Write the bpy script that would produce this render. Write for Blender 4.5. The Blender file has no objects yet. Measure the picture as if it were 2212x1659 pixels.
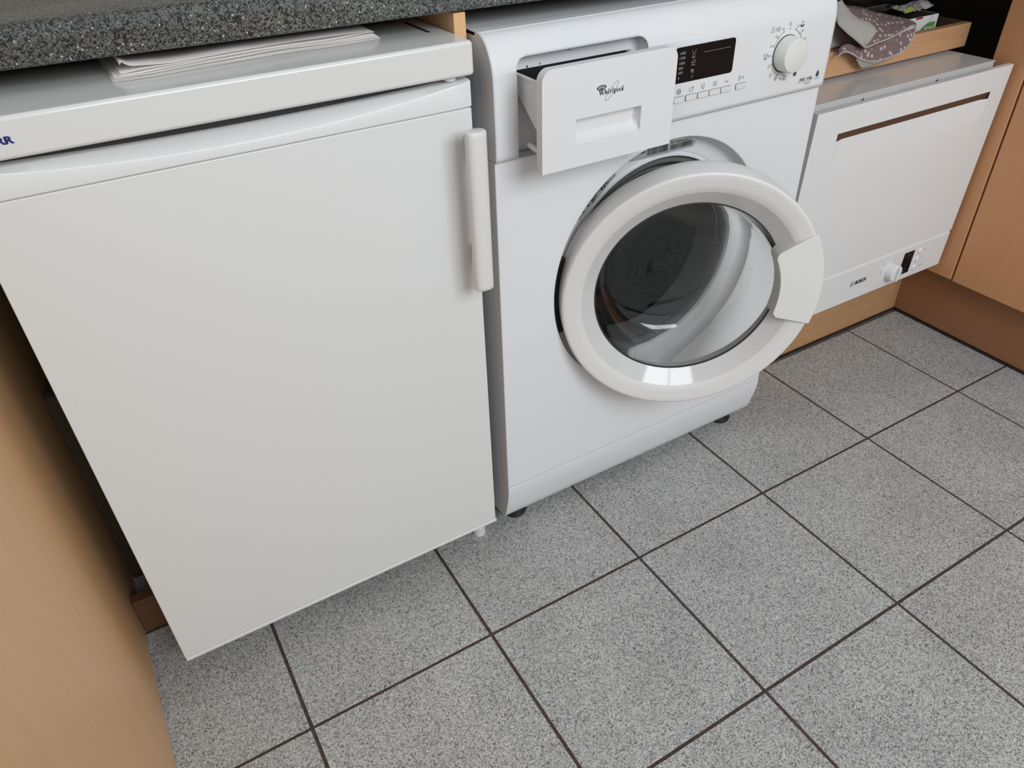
import bpy, bmesh, math, random
from mathutils import Vector, Matrix
random.seed(7)
SC = bpy.context.scene
COL = SC.collection
PI = math.pi

# ------------------------------------------------------------------ camera
R = ((0.86049421, -0.508708, -0.02767453),
     (-0.32360619, -0.50381877, -0.80090304),
     (0.39348284, 0.69812808, -0.59815419))
CAM = (-0.01788226, -0.6599023, 1.04778001)
cd = bpy.data.cameras.new('camera')
cam = bpy.data.objects.new('camera', cd)
COL.objects.link(cam)
cam.matrix_world = Matrix(((R[0][0], -R[1][0], -R[2][0], CAM[0]),
                           (R[0][1], -R[1][1], -R[2][1], CAM[1]),
                           (R[0][2], -R[1][2], -R[2][2], CAM[2]),
                           (0, 0, 0, 1)))
cd.sensor_fit = 'HORIZONTAL'
cd.sensor_width = 36.0
cd.lens = 1622.615 / 2212 * 36
cd.clip_start = 0.02
SC.camera = cam

# ------------------------------------------------------------------ light
w = bpy.data.worlds.new('room_light')
SC.world = w
w.use_nodes = True
bg = w.node_tree.nodes['Background']
bg.inputs[0].default_value = (0.93, 0.965, 1.0, 1)
bg.inputs[1].default_value = 0.60


def area(name, loc, target, sx, sy, power, col):
    l = bpy.data.lights.new(name, 'AREA')
    l.shape = 'RECTANGLE'
    l.size = sx
    l.size_y = sy
    l.energy = power
    l.color = col
    o = bpy.data.objects.new(name, l)
    COL.objects.link(o)
    o.location = loc
    d = Vector(target) - Vector(loc)
    o.rotation_euler = d.to_track_quat('-Z', 'Y').to_euler()
    return o


# the two casements of the kitchen window behind the photographer
area('window_light', (0.33, -2.45, 2.10), (0.33, 0.5, 1.0), 0.80, 1.25, 28, (0.91, 0.96, 1.0))
area('window_light', (1.18, -2.45, 2.10), (1.18, 0.5, 1.0), 0.80, 1.25, 28, (0.91, 0.96, 1.0))
SC.view_settings.view_transform = 'Standard'
SC.view_settings.look = 'None'
SC.view_settings.gamma = 1
SC.view_settings.use_curve_mapping = False
SC.view_settings.exposure = 0.02

# ------------------------------------------------------------------ materials


def mat(name, col, rough=0.4, metal=0.0, **kw):
    m = bpy.data.materials.new(name)
    m.use_nodes = True
    p = m.node_tree.nodes['Principled BSDF']
    p.inputs['Base Color'].default_value = (*col, 1)
    p.inputs['Roughness'].default_value = rough
    p.inputs['Metallic'].default_value = metal
    for k, v in kw.items():
        p.inputs[k.replace('_', ' ')].default_value = v
    return m


def nodes(m):
    nt = m.node_tree
    return nt, nt.nodes, nt.links, nt.nodes['Principled BSDF']


def ramp(nt, stops, interp='LINEAR'):
    r = nt.nodes.new('ShaderNodeValToRGB')
    r.color_ramp.interpolation = interp
    e = r.color_ramp.elements
    while len(e) < len(stops):
        e.new(0.5)
    for i, (p, c) in enumerate(stops):
        e[i].position = p
        e[i].color = (*c, 1) if len(c) == 3 else c
    return r


def painted(name, col, rough, peel=0.02, scale=900):
    """sheet metal or plastic with a faint orange-peel"""
    m = mat(name, col, rough)
    nt, n, l, p = nodes(m)
    g = n.new('ShaderNodeNewGeometry')
    no = n.new('ShaderNodeTexNoise')
    no.inputs['Scale'].default_value = scale
    l.new(g.outputs['Position'], no.inputs['Vector'])
    b = n.new('ShaderNodeBump')
    b.inputs['Strength'].default_value = peel
    b.inputs['Distance'].default_value = 0.001
    l.new(no.outputs['Fac'], b.inputs['Height'])
    l.new(b.outputs['Normal'], p.inputs['Normal'])
    return m


def speckle(name, dark, mid, light, scale, rough, spots=None):
    m = mat(name, mid, rough)
    nt, n, l, p = nodes(m)
    g = n.new('ShaderNodeNewGeometry')
    def strokes(seed, lo, hi, soft):
        # curly strokes: the band of a noise between two levels
        mp = n.new('ShaderNodeMapping')
        mp.inputs['Location'].default_value = (seed, seed * 1.7, seed * 0.6)
        l.new(g.outputs['Position'], mp.inputs['Vector'])
        t = n.new('ShaderNodeTexNoise')
        t.inputs['Scale'].default_value = scale
        t.inputs['Detail'].default_value = 1.0
        t.inputs['Distortion'].default_value = 0.8
        l.new(mp.outputs['Vector'], t.inputs['Vector'])
        rr = ramp(nt, [(lo - soft, (0, 0, 0)), (lo, (1, 1, 1)), (hi, (1, 1, 1)), (hi + soft, (0, 0, 0))])
        l.new(t.outputs['Fac'], rr.inputs['Fac'])
        return t, rr

    def over(base, mask, colr):
        q = n.new('ShaderNodeMix')
        q.data_type = 'RGBA'
        l.new(mask.outputs['Color'], q.inputs[0])
        if isinstance(base, tuple):
            q.inputs[6].default_value = (*base, 1)
        else:
            l.new(base, q.inputs[6])
        q.inputs[7].default_value = (*colr, 1)
        return q.outputs[2]

    a, ma = strokes(3.1, 0.535, 0.60, 0.03)
    a2, ma2 = strokes(11.7, 0.40, 0.46, 0.03)
    a3, ma3 = strokes(23.3, 0.54, 0.62, 0.03)
    worm = over(mid, ma, light)
    worm = over(worm, ma2, dark)
    worm = over(worm, ma3, tuple(0.55 * x + 0.45 * y for x, y in zip(light, mid)))
    b = n.new('ShaderNodeTexNoise')
    b.inputs['Scale'].default_value = scale * 0.02
    b.inputs['Detail'].default_value = 3
    l.new(g.outputs['Position'], b.inputs['Vector'])
    rb = ramp(nt, [(0.3, (0.90, 0.90, 0.90)), (0.7, (1.06, 1.06, 1.06))])
    l.new(b.outputs['Fac'], rb.inputs['Fac'])
    mx = n.new('ShaderNodeMix')
    mx.data_type = 'RGBA'
    mx.blend_type = 'MULTIPLY'
    mx.inputs[0].default_value = 1
    l.new(worm, mx.inputs[6])
    l.new(rb.outputs['Color'], mx.inputs[7])
    out = mx.outputs[2]
    if spots:
        v = n.new('ShaderNodeTexVoronoi')
        v.inputs['Scale'].default_value = spots[0]
        l.new(g.outputs['Position'], v.inputs['Vector'])
        rs = ramp(nt, [(0.0, (1, 1, 1)), (spots[1], (1, 1, 1)), (spots[1] + 0.05, (0, 0, 0))])
        l.new(v.outputs['Distance'], rs.inputs['Fac'])
        m2 = n.new('ShaderNodeMix')
        m2.data_type = 'RGBA'
        l.new(rs.outputs['Color'], m2.inputs[0])
        l.new(out, m2.inputs[6])
        m2.inputs[7].default_value = (*spots[2], 1)
        out = m2.outputs[2]
    l.new(out, p.inputs['Base Color'])
    bp = n.new('ShaderNodeBump')
    bp.inputs['Strength'].default_value = 0.05
    bp.inputs['Distance'].default_value = 0.0005
    l.new(a.outputs['Fac'], bp.inputs['Height'])
    l.new(bp.outputs['Normal'], p.inputs['Normal'])
    return m


def wood(name, c1, c2, rough=0.45, axis=2):
    m = mat(name, c1, rough)
    nt, n, l, p = nodes(m)
    g = n.new('ShaderNodeNewGeometry')
    mp = n.new('ShaderNodeMapping')
    sc = [60, 60, 60]
    sc[axis] = 4
    mp.inputs['Scale'].default_value = sc
    l.new(g.outputs['Position'], mp.inputs['Vector'])
    a = n.new('ShaderNodeTexNoise')
    a.inputs['Scale'].default_value = 1.0
    a.inputs['Detail'].default_value = 4
    a.inputs['Distortion'].default_value = 0.6
    l.new(mp.outputs['Vector'], a.inputs['Vector'])
    mp2 = n.new('ShaderNodeMapping')
    sc2 = [900, 900, 900]
    sc2[axis] = 120
    mp2.inputs['Scale'].default_value = sc2
    l.new(g.outputs['Position'], mp2.inputs['Vector'])
    f = n.new('ShaderNodeTexNoise')
    f.inputs['Scale'].default_value = 1.0
    l.new(mp2.outputs['Vector'], f.inputs['Vector'])
    ad = n.new('ShaderNodeMath')
    ad.operation = 'MULTIPLY_ADD'
    ad.inputs[1].default_value = 0.35
    l.new(f.outputs['Fac'], ad.inputs[0])
    l.new(a.outputs['Fac'], ad.inputs[2])
    r = ramp(nt, [(0.40, c2), (0.95, c1)])
    l.new(ad.outputs[0], r.inputs['Fac'])
    l.new(r.outputs['Color'], p.inputs['Base Color'])
    return m


M = {}
M['fridge'] = painted('fridge_enamel', (0.70, 0.71, 0.70), 0.30, 0.03)
M['fridge_top'] = painted('fridge_top_laminate', (0.68, 0.68, 0.66), 0.16, 0.02)
M['washer'] = painted('washer_enamel', (0.725, 0.735, 0.745), 0.28, 0.02)
M['fascia'] = painted('fascia_plastic', (0.70, 0.705, 0.71), 0.48, 0.01)
M['ring'] = painted('door_ring_plastic', (0.68, 0.675, 0.66), 0.38, 0.0)
M['bezel'] = painted('door_bezel_gloss', (0.60, 0.60, 0.595), 0.08, 0.0)
M['pad'] = painted('handle_pad_plastic', (0.70, 0.70, 0.665), 0.34, 0.0)
M['dish'] = painted('dishwasher_enamel', (0.73, 0.74, 0.74), 0.3, 0.02)
M['sheet'] = painted('dishwasher_cover_sheet', (0.62, 0.61, 0.59), 0.18, 0.03)
M['greyplastic'] = mat('grey_plastic', (0.36, 0.37, 0.37), 0.4)
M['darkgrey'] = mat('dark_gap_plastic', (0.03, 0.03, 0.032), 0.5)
M['black'] = mat('black_plastic', (0.012, 0.012, 0.013), 0.35)
M['screen'] = mat('black_display_glass', (0.005, 0.006, 0.007), 0.15, Specular_IOR_Level=0.22)
M['rubber'] = mat('door_gasket_rubber', (0.11, 0.115, 0.115), 0.45)
M['ink'] = mat('dark_print', (0.02, 0.022, 0.025), 0.5)
M['greyink'] = mat('grey_print', (0.21, 0.22, 0.23), 0.5)
M['greenink'] = mat('teal_print', (0.03, 0.075, 0.085), 0.5)
M['paleink'] = mat('pale_print', (0.30, 0.32, 0.30), 0.5)
M['blueink'] = mat('blue_print', (0.012, 0.014, 0.16), 0.4)
M['steelblueink'] = mat('blue_grey_print', (0.20, 0.27, 0.38), 0.5)
M['sticker'] = mat('grey_sticker', (0.33, 0.33, 0.33), 0.4)
M['screw'] = mat('screw_steel', (0.5, 0.5, 0.5), 0.25, 1.0)
M['brownslot'] = mat('brown_rust_and_slot_reflection', (0.085, 0.045, 0.03), 0.4)  # rust brown, also painting the wood's reflection in the grip slot
M['grout'] = speckle('brown_grout', (0.040, 0.024, 0.017), (0.062, 0.040, 0.030), (0.08, 0.054, 0.042), 120, 0.9)
M['tile'] = speckle('grey_speckled_tile', (0.07, 0.074, 0.078), (0.295, 0.30, 0.30), (0.68, 0.68, 0.66), 330, 0.42)
M['granite'] = speckle('dark_granite_laminate', (0.008, 0.009, 0.012), (0.022, 0.025, 0.028), (0.24, 0.25, 0.22), 330, 0.22,
                       (120, 0.10, (0.45, 0.45, 0.42)))
M['beech'] = wood('beech_veneer', (0.75, 0.455, 0.235), (0.70, 0.42, 0.21))
M['beech_x'] = wood('beech_veneer_lengthwise', (0.60, 0.34, 0.18), (0.50, 0.27, 0.135), axis=0)
M['beech_dark'] = wood('beech_veneer_orange', (0.62, 0.31, 0.145), (0.57, 0.28, 0.13))
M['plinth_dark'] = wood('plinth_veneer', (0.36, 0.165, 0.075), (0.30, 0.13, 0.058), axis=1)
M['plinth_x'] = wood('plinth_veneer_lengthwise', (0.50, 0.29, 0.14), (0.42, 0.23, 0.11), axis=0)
M['shaded_plinth'] = wood('shaded_plinth_veneer', (0.15, 0.066, 0.03), (0.11, 0.048, 0.022), axis=0)  # plinth veneer darkened to paint in the shade of the refrigerator gap
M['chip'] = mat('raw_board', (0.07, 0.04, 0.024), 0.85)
M['seal'] = mat('plinth_seal', (0.02, 0.013, 0.01), 0.6)
M['wall'] = mat('wall_paint', (0.36, 0.31, 0.27), 0.8)
M['paper'] = mat('newsprint', (0.72, 0.69, 0.66), 0.85)
M['carton'] = mat('white_carton', (0.72, 0.72, 0.70), 0.5)
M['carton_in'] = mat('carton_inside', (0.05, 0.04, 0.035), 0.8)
M['green'] = mat('green_print', (0.10, 0.27, 0.05), 0.5)
M['red'] = mat('red_print', (0.30, 0.02, 0.02), 0.5)
M['lime'] = mat('lime_print', (0.42, 0.48, 0.09), 0.5)
M['whiteink'] = mat('white_print', (0.8, 0.8, 0.8), 0.5)
M['foil'] = mat('clear_wrapper', (0.55, 0.50, 0.48), 0.2)

# drum: perforated steel
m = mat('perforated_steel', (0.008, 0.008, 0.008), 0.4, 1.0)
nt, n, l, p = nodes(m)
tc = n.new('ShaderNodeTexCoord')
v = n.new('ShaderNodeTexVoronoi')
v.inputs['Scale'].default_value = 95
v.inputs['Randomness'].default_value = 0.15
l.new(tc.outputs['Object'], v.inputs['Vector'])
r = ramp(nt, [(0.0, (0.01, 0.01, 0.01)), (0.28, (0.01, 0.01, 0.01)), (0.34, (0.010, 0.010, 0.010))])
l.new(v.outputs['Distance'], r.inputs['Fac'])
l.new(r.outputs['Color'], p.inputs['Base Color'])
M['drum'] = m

m = mat('door_glass', (0.97, 0.985, 0.98), 0.0)
nodes(m)[3].inputs['Transmission Weight'].default_value = 1.0
nodes(m)[3].inputs['IOR'].default_value = 1.38
M['glass'] = m

# cloth with stars and its fleece
m = mat('mauve_star_cloth', (0.19, 0.125, 0.125), 0.95)
nt, n, l, p = nodes(m)
g = n.new('ShaderNodeNewGeometry')
v = n.new('ShaderNodeTexVoronoi')
v.inputs['Scale'].default_value = 88
v.inputs['Randomness'].default_value = 0.7
l.new(g.outputs['Position'], v.inputs['Vector'])
r = ramp(nt, [(0.0, (0.62, 0.55, 0.53)), (0.22, (0.50, 0.42, 0.41)), (0.36, (0.19, 0.125, 0.125))])
l.new(v.outputs['Distance'], r.inputs['Fac'])
l.new(r.outputs['Color'], p.inputs['Base Color'])
M['stars'] = m
m = mat('grey_fleece', (0.42, 0.39, 0.36), 1.0)
nt, n, l, p = nodes(m)
g = n.new('ShaderNodeNewGeometry')
no = n.new('ShaderNodeTexNoise')
no.inputs['Scale'].default_value = 420
no.inputs['Detail'].default_value = 4
l.new(g.outputs['Position'], no.inputs['Vector'])
b = n.new('ShaderNodeBump')
b.inputs['Strength'].default_value = 0.6
b.inputs['Distance'].default_value = 0.001
l.new(no.outputs['Fac'], b.inputs['Height'])
l.new(b.outputs['Normal'], p.inputs['Normal'])
M['fleece'] = m

# newspaper page: lines of text as flat print
m = mat('printed_newsprint', (0.72, 0.69, 0.66), 0.85)
nt, n, l, p = nodes(m)
g = n.new('ShaderNodeNewGeometry')
br = n.new('ShaderNodeTexBrick')
br.inputs['Scale'].default_value = 60
br.inputs['Color1'].default_value = (0.66, 0.62, 0.60, 1)
br.inputs['Color2'].default_value = (0.60, 0.55, 0.54, 1)
br.inputs['Mortar'].default_value = (0.74, 0.70, 0.67, 1)
l.new(g.outputs['Position'], br.inputs['Vector'])
l.new(br.outputs['Color'], p.inputs['Base Color'])
M['page'] = m

# ------------------------------------------------------------------ helpers


def thing(name, label, cat, loc, group=None):
    o = bpy.data.objects.new(name, None)
    o.empty_display_size = 0.05
    COL.objects.link(o)
    o.location = loc
    o['label'] = label
    o['category'] = cat
    if group:
        o['group'] = group
    return o


def rootloc(p):
    v = Vector((0, 0, 0))
    while p is not None:
        v += p.location
        p = p.parent
    return v


def obj(name, bm, m, parent=None, smooth=False, bevel=0, label=None, origin=None):
    """link a bmesh given in world coordinates as ONE mesh object"""
    bmesh.ops.recalc_face_normals(bm, faces=bm.faces[:])
    off = rootloc(parent) if parent is not None else (Vector(origin) if origin else Vector((0, 0, 0)))
    bmesh.ops.translate(bm, verts=bm.verts[:], vec=-off)
    me = bpy.data.meshes.new(name)
    bm.to_mesh(me)
    bm.free()
    me.materials.append(M[m] if isinstance(m, str) else m)
    o = bpy.data.objects.new(name, me)
    COL.objects.link(o)
    if parent is not None:
        o.parent = parent
    elif origin:
        o.location = origin
    if smooth or bevel:
        for f in me.polygons:
            f.use_smooth = True
    if bevel:
        b = o.modifiers.new('bevel', 'BEVEL')
        b.width = bevel
        b.segments = 3
        b.limit_method = 'ANGLE'
        b.angle_limit = math.radians(40)
        b.harden_normals = True
    elif smooth:
        try:
            me.set_sharp_from_angle(angle=math.radians(35))
        except Exception:
            pass
    if label:
        o['label'] = label
    return o


def tagthing(o, label, cat):
    o['label'] = label
    o['category'] = cat
    return o


def structure(o, label=None, cat=None):
    o['kind'] = 'structure'
    if label:
        o['label'] = label
    if cat:
        o['category'] = cat
    return o


def addbox(bm, x0, x1, y0, y1, z0, z1):
    vs = [bm.verts.new(c) for c in ((x0, y0, z0), (x1, y0, z0), (x1, y1, z0), (x0, y1, z0),
                                    (x0, y0, z1), (x1, y0, z1), (x1, y1, z1), (x0, y1, z1))]
    for f in ((0, 3, 2, 1), (4, 5, 6, 7), (0, 1, 5, 4), (1, 2, 6, 5), (2, 3, 7, 6), (3, 0, 4, 7)):
        bm.faces.new([vs[i] for i in f])
    return vs


def box(*a):
    bm = bmesh.new()
    addbox(bm, *a)
    return bm


def prism_x(poly, x0, x1, bm=None):
    """poly in (y, z), extruded along x"""
    bm = bm or bmesh.new()
    a = [bm.verts.new((x0, y, z)) for y, z in poly]
    b = [bm.verts.new((x1, y, z)) for y, z in poly]
    n = len(poly)
    bm.faces.new(a)
    bm.faces.new(b[::-1])
    for i in range(n):
        bm.faces.new((a[i], b[i], b[(i + 1) % n], a[(i + 1) % n]))
    return bm


def prism_y(poly, y0, y1, bm=None):
    bm = bm or bmesh.new()
    a = [bm.verts.new((x, y0, z)) for x, z in poly]
    b = [bm.verts.new((x, y1, z)) for x, z in poly]
    n = len(poly)
    bm.faces.new(a)
    bm.faces.new(b[::-1])
    for i in range(n):
        bm.faces.new((a[i], b[i], b[(i + 1) % n], a[(i + 1) % n]))
    return bm


def rrect(x0, x1, z0, z1, r, seg=6, corners=(1, 1, 1, 1)):
    """rounded rectangle; corners: bl, br, tr, tl"""
    out = []
    for k, (cx, cz, a0) in enumerate(((x0 + r, z0 + r, PI), (x1 - r, z0 + r, 1.5 * PI), (x1 - r, z1 - r, 0), (x0 + r, z1 - r, 0.5 * PI))):
        if not corners[k]:
            out.append(((x0, z0), (x1, z0), (x1, z1), (x0, z1))[k])
            continue
        for i in range(seg + 1):
            a = a0 + i / seg * PI / 2
            out.append((cx + r * math.cos(a), cz + r * math.sin(a)))
    return out


def circ(cx, cz, r, n=48):
    return [(cx + r * math.cos(2 * PI * i / n), cz + r * math.sin(2 * PI * i / n)) for i in range(n)]


def plate(outer, holes, y0, y1, bm=None):
    """flat plate in the xz plane with holes, walls all round"""
    bm = bm or bmesh.new()
    for y in (y0, y1):
        es = []
        for lp in [outer] + holes:
            vs = [bm.verts.new((x, y, z)) for x, z in lp]
            es += [bm.edges.new((vs[i], vs[(i + 1) % len(vs)])) for i in range(len(vs))]
        bmesh.ops.triangle_fill(bm, use_beauty=True, use_dissolve=False, edges=es)
    for lp in [outer] + holes:
        n = len(lp)
        a = [bm.verts.new((x, y0, z)) for x, z in lp]
        b = [bm.verts.new((x, y1, z)) for x, z in lp]
        for i in range(n):
            bm.faces.new((a[i], b[i], b[(i + 1) % n], a[(i + 1) % n]))
    bmesh.ops.remove_doubles(bm, verts=bm.verts[:], dist=1e-6)
    return bm


def lathe(profile, cx, cz, n=96, closed=False, bm=None, xf=None):
    """profile [(r, y)], revolved about the y axis through (cx, cz)"""
    bm = bm or bmesh.new()
    rings = []
    for r, y in profile:
        if r < 1e-6:
            rings.append([bm.verts.new((cx, y, cz))])
        else:
            rings.append([bm.verts.new((cx + r * math.cos(2 * PI * i / n), y, cz + r * math.sin(2 * PI * i / n))) for i in range(n)])
    k = len(rings)
    for j in range(k if closed else k - 1):
        a, b = rings[j], rings[(j + 1) % k]
        for i in range(n):
            i2 = (i + 1) % n
            if len(a) == 1 and len(b) == 1:
                continue
            if len(a) == 1:
                bm.faces.new((a[0], b[i], b[i2]))
            elif len(b) == 1:
                bm.faces.new((a[i], b[0], a[i2]))
            else:
                bm.faces.new((a[i], b[i], b[i2], a[i2]))
    return bm


def grid(rows, bm=None):
    """rows of equal-length point lists"""
    bm = bm or bmesh.new()
    vs = [[bm.verts.new(p) for p in r] for r in rows]
    for i in range(len(vs) - 1):
        for j in range(len(vs[0]) - 1):
            bm.faces.new((vs[i][j], vs[i][j + 1], vs[i + 1][j + 1], vs[i + 1][j]))
    return bm


def tube(pts, rad, seg=8, bm=None, cap=True):
    bm = bm or bmesh.new()
    pts = [Vector(p) for p in pts]
    rings = []
    for i, p in enumerate(pts):
        t = (pts[min(i + 1, len(pts) - 1)] - pts[max(i - 1, 0)]).normalized()
        u = t.orthogonal().normalized() if i == 0 else (u - t * u.dot(t)).normalized()
        v2 = t.cross(u)
        rr = rad[i] if isinstance(rad, (list, tuple)) else rad
        rings.append([bm.verts.new(p + rr * (math.cos(2 * PI * k / seg) * u + math.sin(2 * PI * k / seg) * v2)) for k in range(seg)])
    for a, b in zip(rings, rings[1:]):
        for k in range(seg):
            bm.faces.new((a[k], a[(k + 1) % seg], b[(k + 1) % seg], b[k]))
    if cap:
        bm.faces.new(rings[0][::-1])
        bm.faces.new(rings[-1])
    return bm


def ribbon(bm, pts, wd, y, closed=False, th=0.00025):
    """printed line on a plane facing the room; pts in (x, z)"""
    n = len(pts)
    for i in range(n if closed else n - 1):
        x0, z0 = pts[i]
        x1, z1 = pts[(i + 1) % n]
        dx, dz = x1 - x0, z1 - z0
        d = math.hypot(dx, dz) or 1
        nx, nz = -dz / d * wd / 2, dx / d * wd / 2
        ex, ez = dx / d * wd * 0.3, dz / d * wd * 0.3
        q = [(x0 + nx - ex, z0 + nz - ez), (x1 + nx + ex, z1 + nz + ez), (x1 - nx + ex, z1 - nz + ez), (x0 - nx - ex, z0 - nz - ez)]
        bm.faces.new([bm.verts.new((a, y, b)) for a, b in q][::-1])


def spot(bm, x, z, rx, rz, y, n=14, rot=0):
    c, s = math.cos(rot), math.sin(rot)
    bm.faces.new([bm.verts.new((x + rx * math.cos(t) * c - rz * math.sin(t) * s, y, z + rx * math.cos(t) * s + rz * math.sin(t) * c))
                  for t in [2 * PI * i / n for i in range(n)]])


def rectf(bm, x0, x1, z0, z1, y):
    bm.faces.new([bm.verts.new(c) for c in ((x0, y, z0), (x1, y, z0), (x1, y, z1), (x0, y, z1))])


def ell(x, z, rx, rz, n=24, rot=0, a0=0, a1=2 * PI):
    c, s = math.cos(rot), math.sin(rot)
    out = []
    for i in range(n + 1):
        t = a0 + (a1 - a0) * i / n
        out.append((x + rx * math.cos(t) * c - rz * math.sin(t) * s, z + rx * math.cos(t) * s + rz * math.sin(t) * c))
    return out


def text_bm(body, size, bold=0.0, shear=0.0, sx=1.0, align='LEFT'):
    """flat lettering as a bmesh in the xz plane, baseline at z = 0"""
    c = bpy.data.curves.new('lettering', 'FONT')
    c.body = body
    c.size = size
    c.offset = bold
    c.shear = shear
    c.align_x = align
    c.resolution_u = 3
    o = bpy.data.objects.new('lettering', c)
    COL.objects.link(o)
    dg = bpy.context.evaluated_depsgraph_get()
    me = bpy.data.meshes.new_from_object(o.evaluated_get(dg))
    bm = bmesh.new()
    bm.from_mesh(me)
    bpy.data.objects.remove(o)
    bpy.data.curves.remove(c)
    bpy.data.meshes.remove(me)
    for vtx in bm.verts:
        x, y, z = vtx.co
        vtx.co = (x * sx, 0, y)
    return bm


def text(name, body, x, z, y, size, m, parent, rot=0, fit=None, **kw):
    bm = text_bm(body, size, **kw)
    if fit:
        xs = [v.co.x for v in bm.verts]
        k = fit / (max(xs) - min(xs))
        x00 = min(xs)
        for v in bm.verts:
            v.co.x = (v.co.x - x00) * k
    c, s = math.cos(rot), math.sin(rot)
    for v in bm.verts:
        a, b = v.co.x, v.co.z
        v.co = (x + a * c - b * s, y, z + a * s + b * c)
    return obj(name, bm, m, parent)


def lerp(a, b, t):
    return a + (b - a) * t


def interp(pts, n):
    """resample a polyline smoothly (Catmull-Rom) to n points"""
    pts = [Vector(p) for p in pts]
    out = []
    k = len(pts) - 1
    for i in range(n):
        t = i / (n - 1) * k
        j = min(int(t), k - 1)
        u = t - j
        p0, p1, p2, p3 = pts[max(j - 1, 0)], pts[j], pts[j + 1], pts[min(j + 2, k)]
        out.append(0.5 * ((2 * p1) + (p2 - p0) * u + (2 * p0 - 5 * p1 + 4 * p2 - p3) * u * u + (3 * p1 - p0 - 3 * p2 + p3) * u ** 3))
    return out


# ------------------------------------------------------------------ the setting
floor = structure(obj('floor', box(-1.0, 2.6, -2.4, 0.85, -0.03, -0.0016), 'grout'), 'grey speckled floor tiles with dark brown grout', 'floor')
bm = box(-0.1475, 0.1475, -0.1475, 0.1475, -0.0025, 0.0)
tm = obj('tile', bm, 'tile', floor, bevel=0.0008)
first = True
for i in range(-1, 7):
    for j in range(-6, 2):
        o = tm if first else tm.copy()
        if not first:
            COL.objects.link(o)
            o.parent = floor
        first = False
        o.location = (i * 0.3 + 0.15, j * 0.3 + 0.15, random.uniform(-0.0003, 0.0))

structure(obj('wall_back', box(-1.0, 2.6, 0.80, 0.86, -0.03, 2.5), 'wall'), 'plain beige kitchen wall behind the worktop', 'wall')
structure(obj('wall_right', box(2.30, 2.36, -2.4, 0.80, -0.03, 2.5), 'wall'), 'plain beige wall behind the right cabinets', 'wall')

structure(obj('baseboard_back', box(0.43, 1.681, 0.306, 0.322, 0.006, 0.165), 'plinth_x', bevel=0.0008), 'light beech plinth under the dishwasher', 'plinth')
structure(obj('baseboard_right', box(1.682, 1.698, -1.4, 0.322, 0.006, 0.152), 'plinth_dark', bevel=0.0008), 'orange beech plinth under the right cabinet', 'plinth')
structure(obj('trim_1', box(0.43, 1.678, 0.302, 0.306, 0.0, 0.006), 'seal'), 'dark seal along the foot of the light plinth', 'seal strip')
structure(obj('trim_2', box(1.678, 1.682, -1.4, 0.302, 0.0, 0.006), 'seal'), 'dark seal along the foot of the right plinth', 'seal strip')
structure(obj('baseboard_left', box(-0.181, -0.05, 0.3005, 0.318, 0.0, 0.074), 'shaded_plinth', bevel=0.001), 'short plinth end behind the refrigerator', 'plinth')

structure(obj('gap_shade_board', box(-0.181, -0.131, 0.430, 0.445, 0.0, 0.400), 'chip'), 'dark filler board added to deepen the shade beside the refrigerator', 'shade board')  # dark board stands in for the deep shade of the gap

# worktop: rounded front edge, along the back wall and the right-hand wall
def worktop():
    zb, zt = 0.8725, 0.9115
    prof = []            # (distance behind the front edge, z)
    for a in (0, 20, 40, 60, 80, 90):
        t = math.radians(a)
        prof.append((0.004 - 0.004 * math.sin(t), zb + 0.004 - 0.004 * math.cos(t)))
    for a in (0, 15, 30, 45, 60, 75, 90):
        t = math.radians(a)
        prof.append((0.015 - 0.015 * math.cos(t), zt - 0.015 + 0.015 * math.sin(t)))
    def fy(x):
        return 0.2315 - 0.055 * (x + 0.064) if x < 0.9 else 0.1785
    bm = bmesh.new()
    xs = [-0.75, 0.9, 1.605]
    rows = []
    for x in xs:
        rows.append([(x, 0.80, zb)] + [(x, fy(x) + d, z) for d, z in prof] + [(x, 0.80, zt)])
    # mitre into the right-hand run
    rows.append([(2.30, 0.80, zb)] + [(1.605 + d, 0.1785 + d, z) for d, z in prof] + [(2.30, 0.80, zt)])
    rows.append([(2.30, -1.4, zb)] + [(1.605 + d, -1.4, z) for d, z in prof] + [(2.30, -1.4, zt)])
    grid(rows, bm)
    o = obj('worktop', bm, 'granite', smooth=True, origin=(0.9, 0.5, 0.8725))
    s = o.modifiers.new('thickness', 'SOLIDIFY')
    s.thickness = 0.0005
    obj('core_board', box(-0.17, 2.28, 0.25, 0.79, 0.8708, 0.8722), 'chip', o)
    return tagthing(o, 'dark speckled granite-look worktop with a rounded front edge', 'worktop')
worktop()

# left cabinet: big plain beech side right beside the camera
t = thing('base_cabinet', 'plain beech cabinet end panel at the left picture edge', 'cabinet', (-0.49, -0.3, 0))
obj('end_panel', box(-0.20, -0.182, -1.5, 0.79, 0.004, 0.872), 'beech', t, bevel=0.001)
obj('carcass', box(-0.80, -0.2005, -1.5, 0.79, 0.10, 0.872), 'beech', t)
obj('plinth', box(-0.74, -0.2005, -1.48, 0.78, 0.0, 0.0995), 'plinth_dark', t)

# upright between refrigerator and washing machine
o = obj('support_rail', box(0.4105, 0.4265, 0.210, 0.79, 0.832, 0.8706), 'beech', bevel=0.001, origin=(0.418, 0.5, 0.832))
tagthing(o, 'narrow beech rail under the worktop between refrigerator and washing machine', 'rail')

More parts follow.
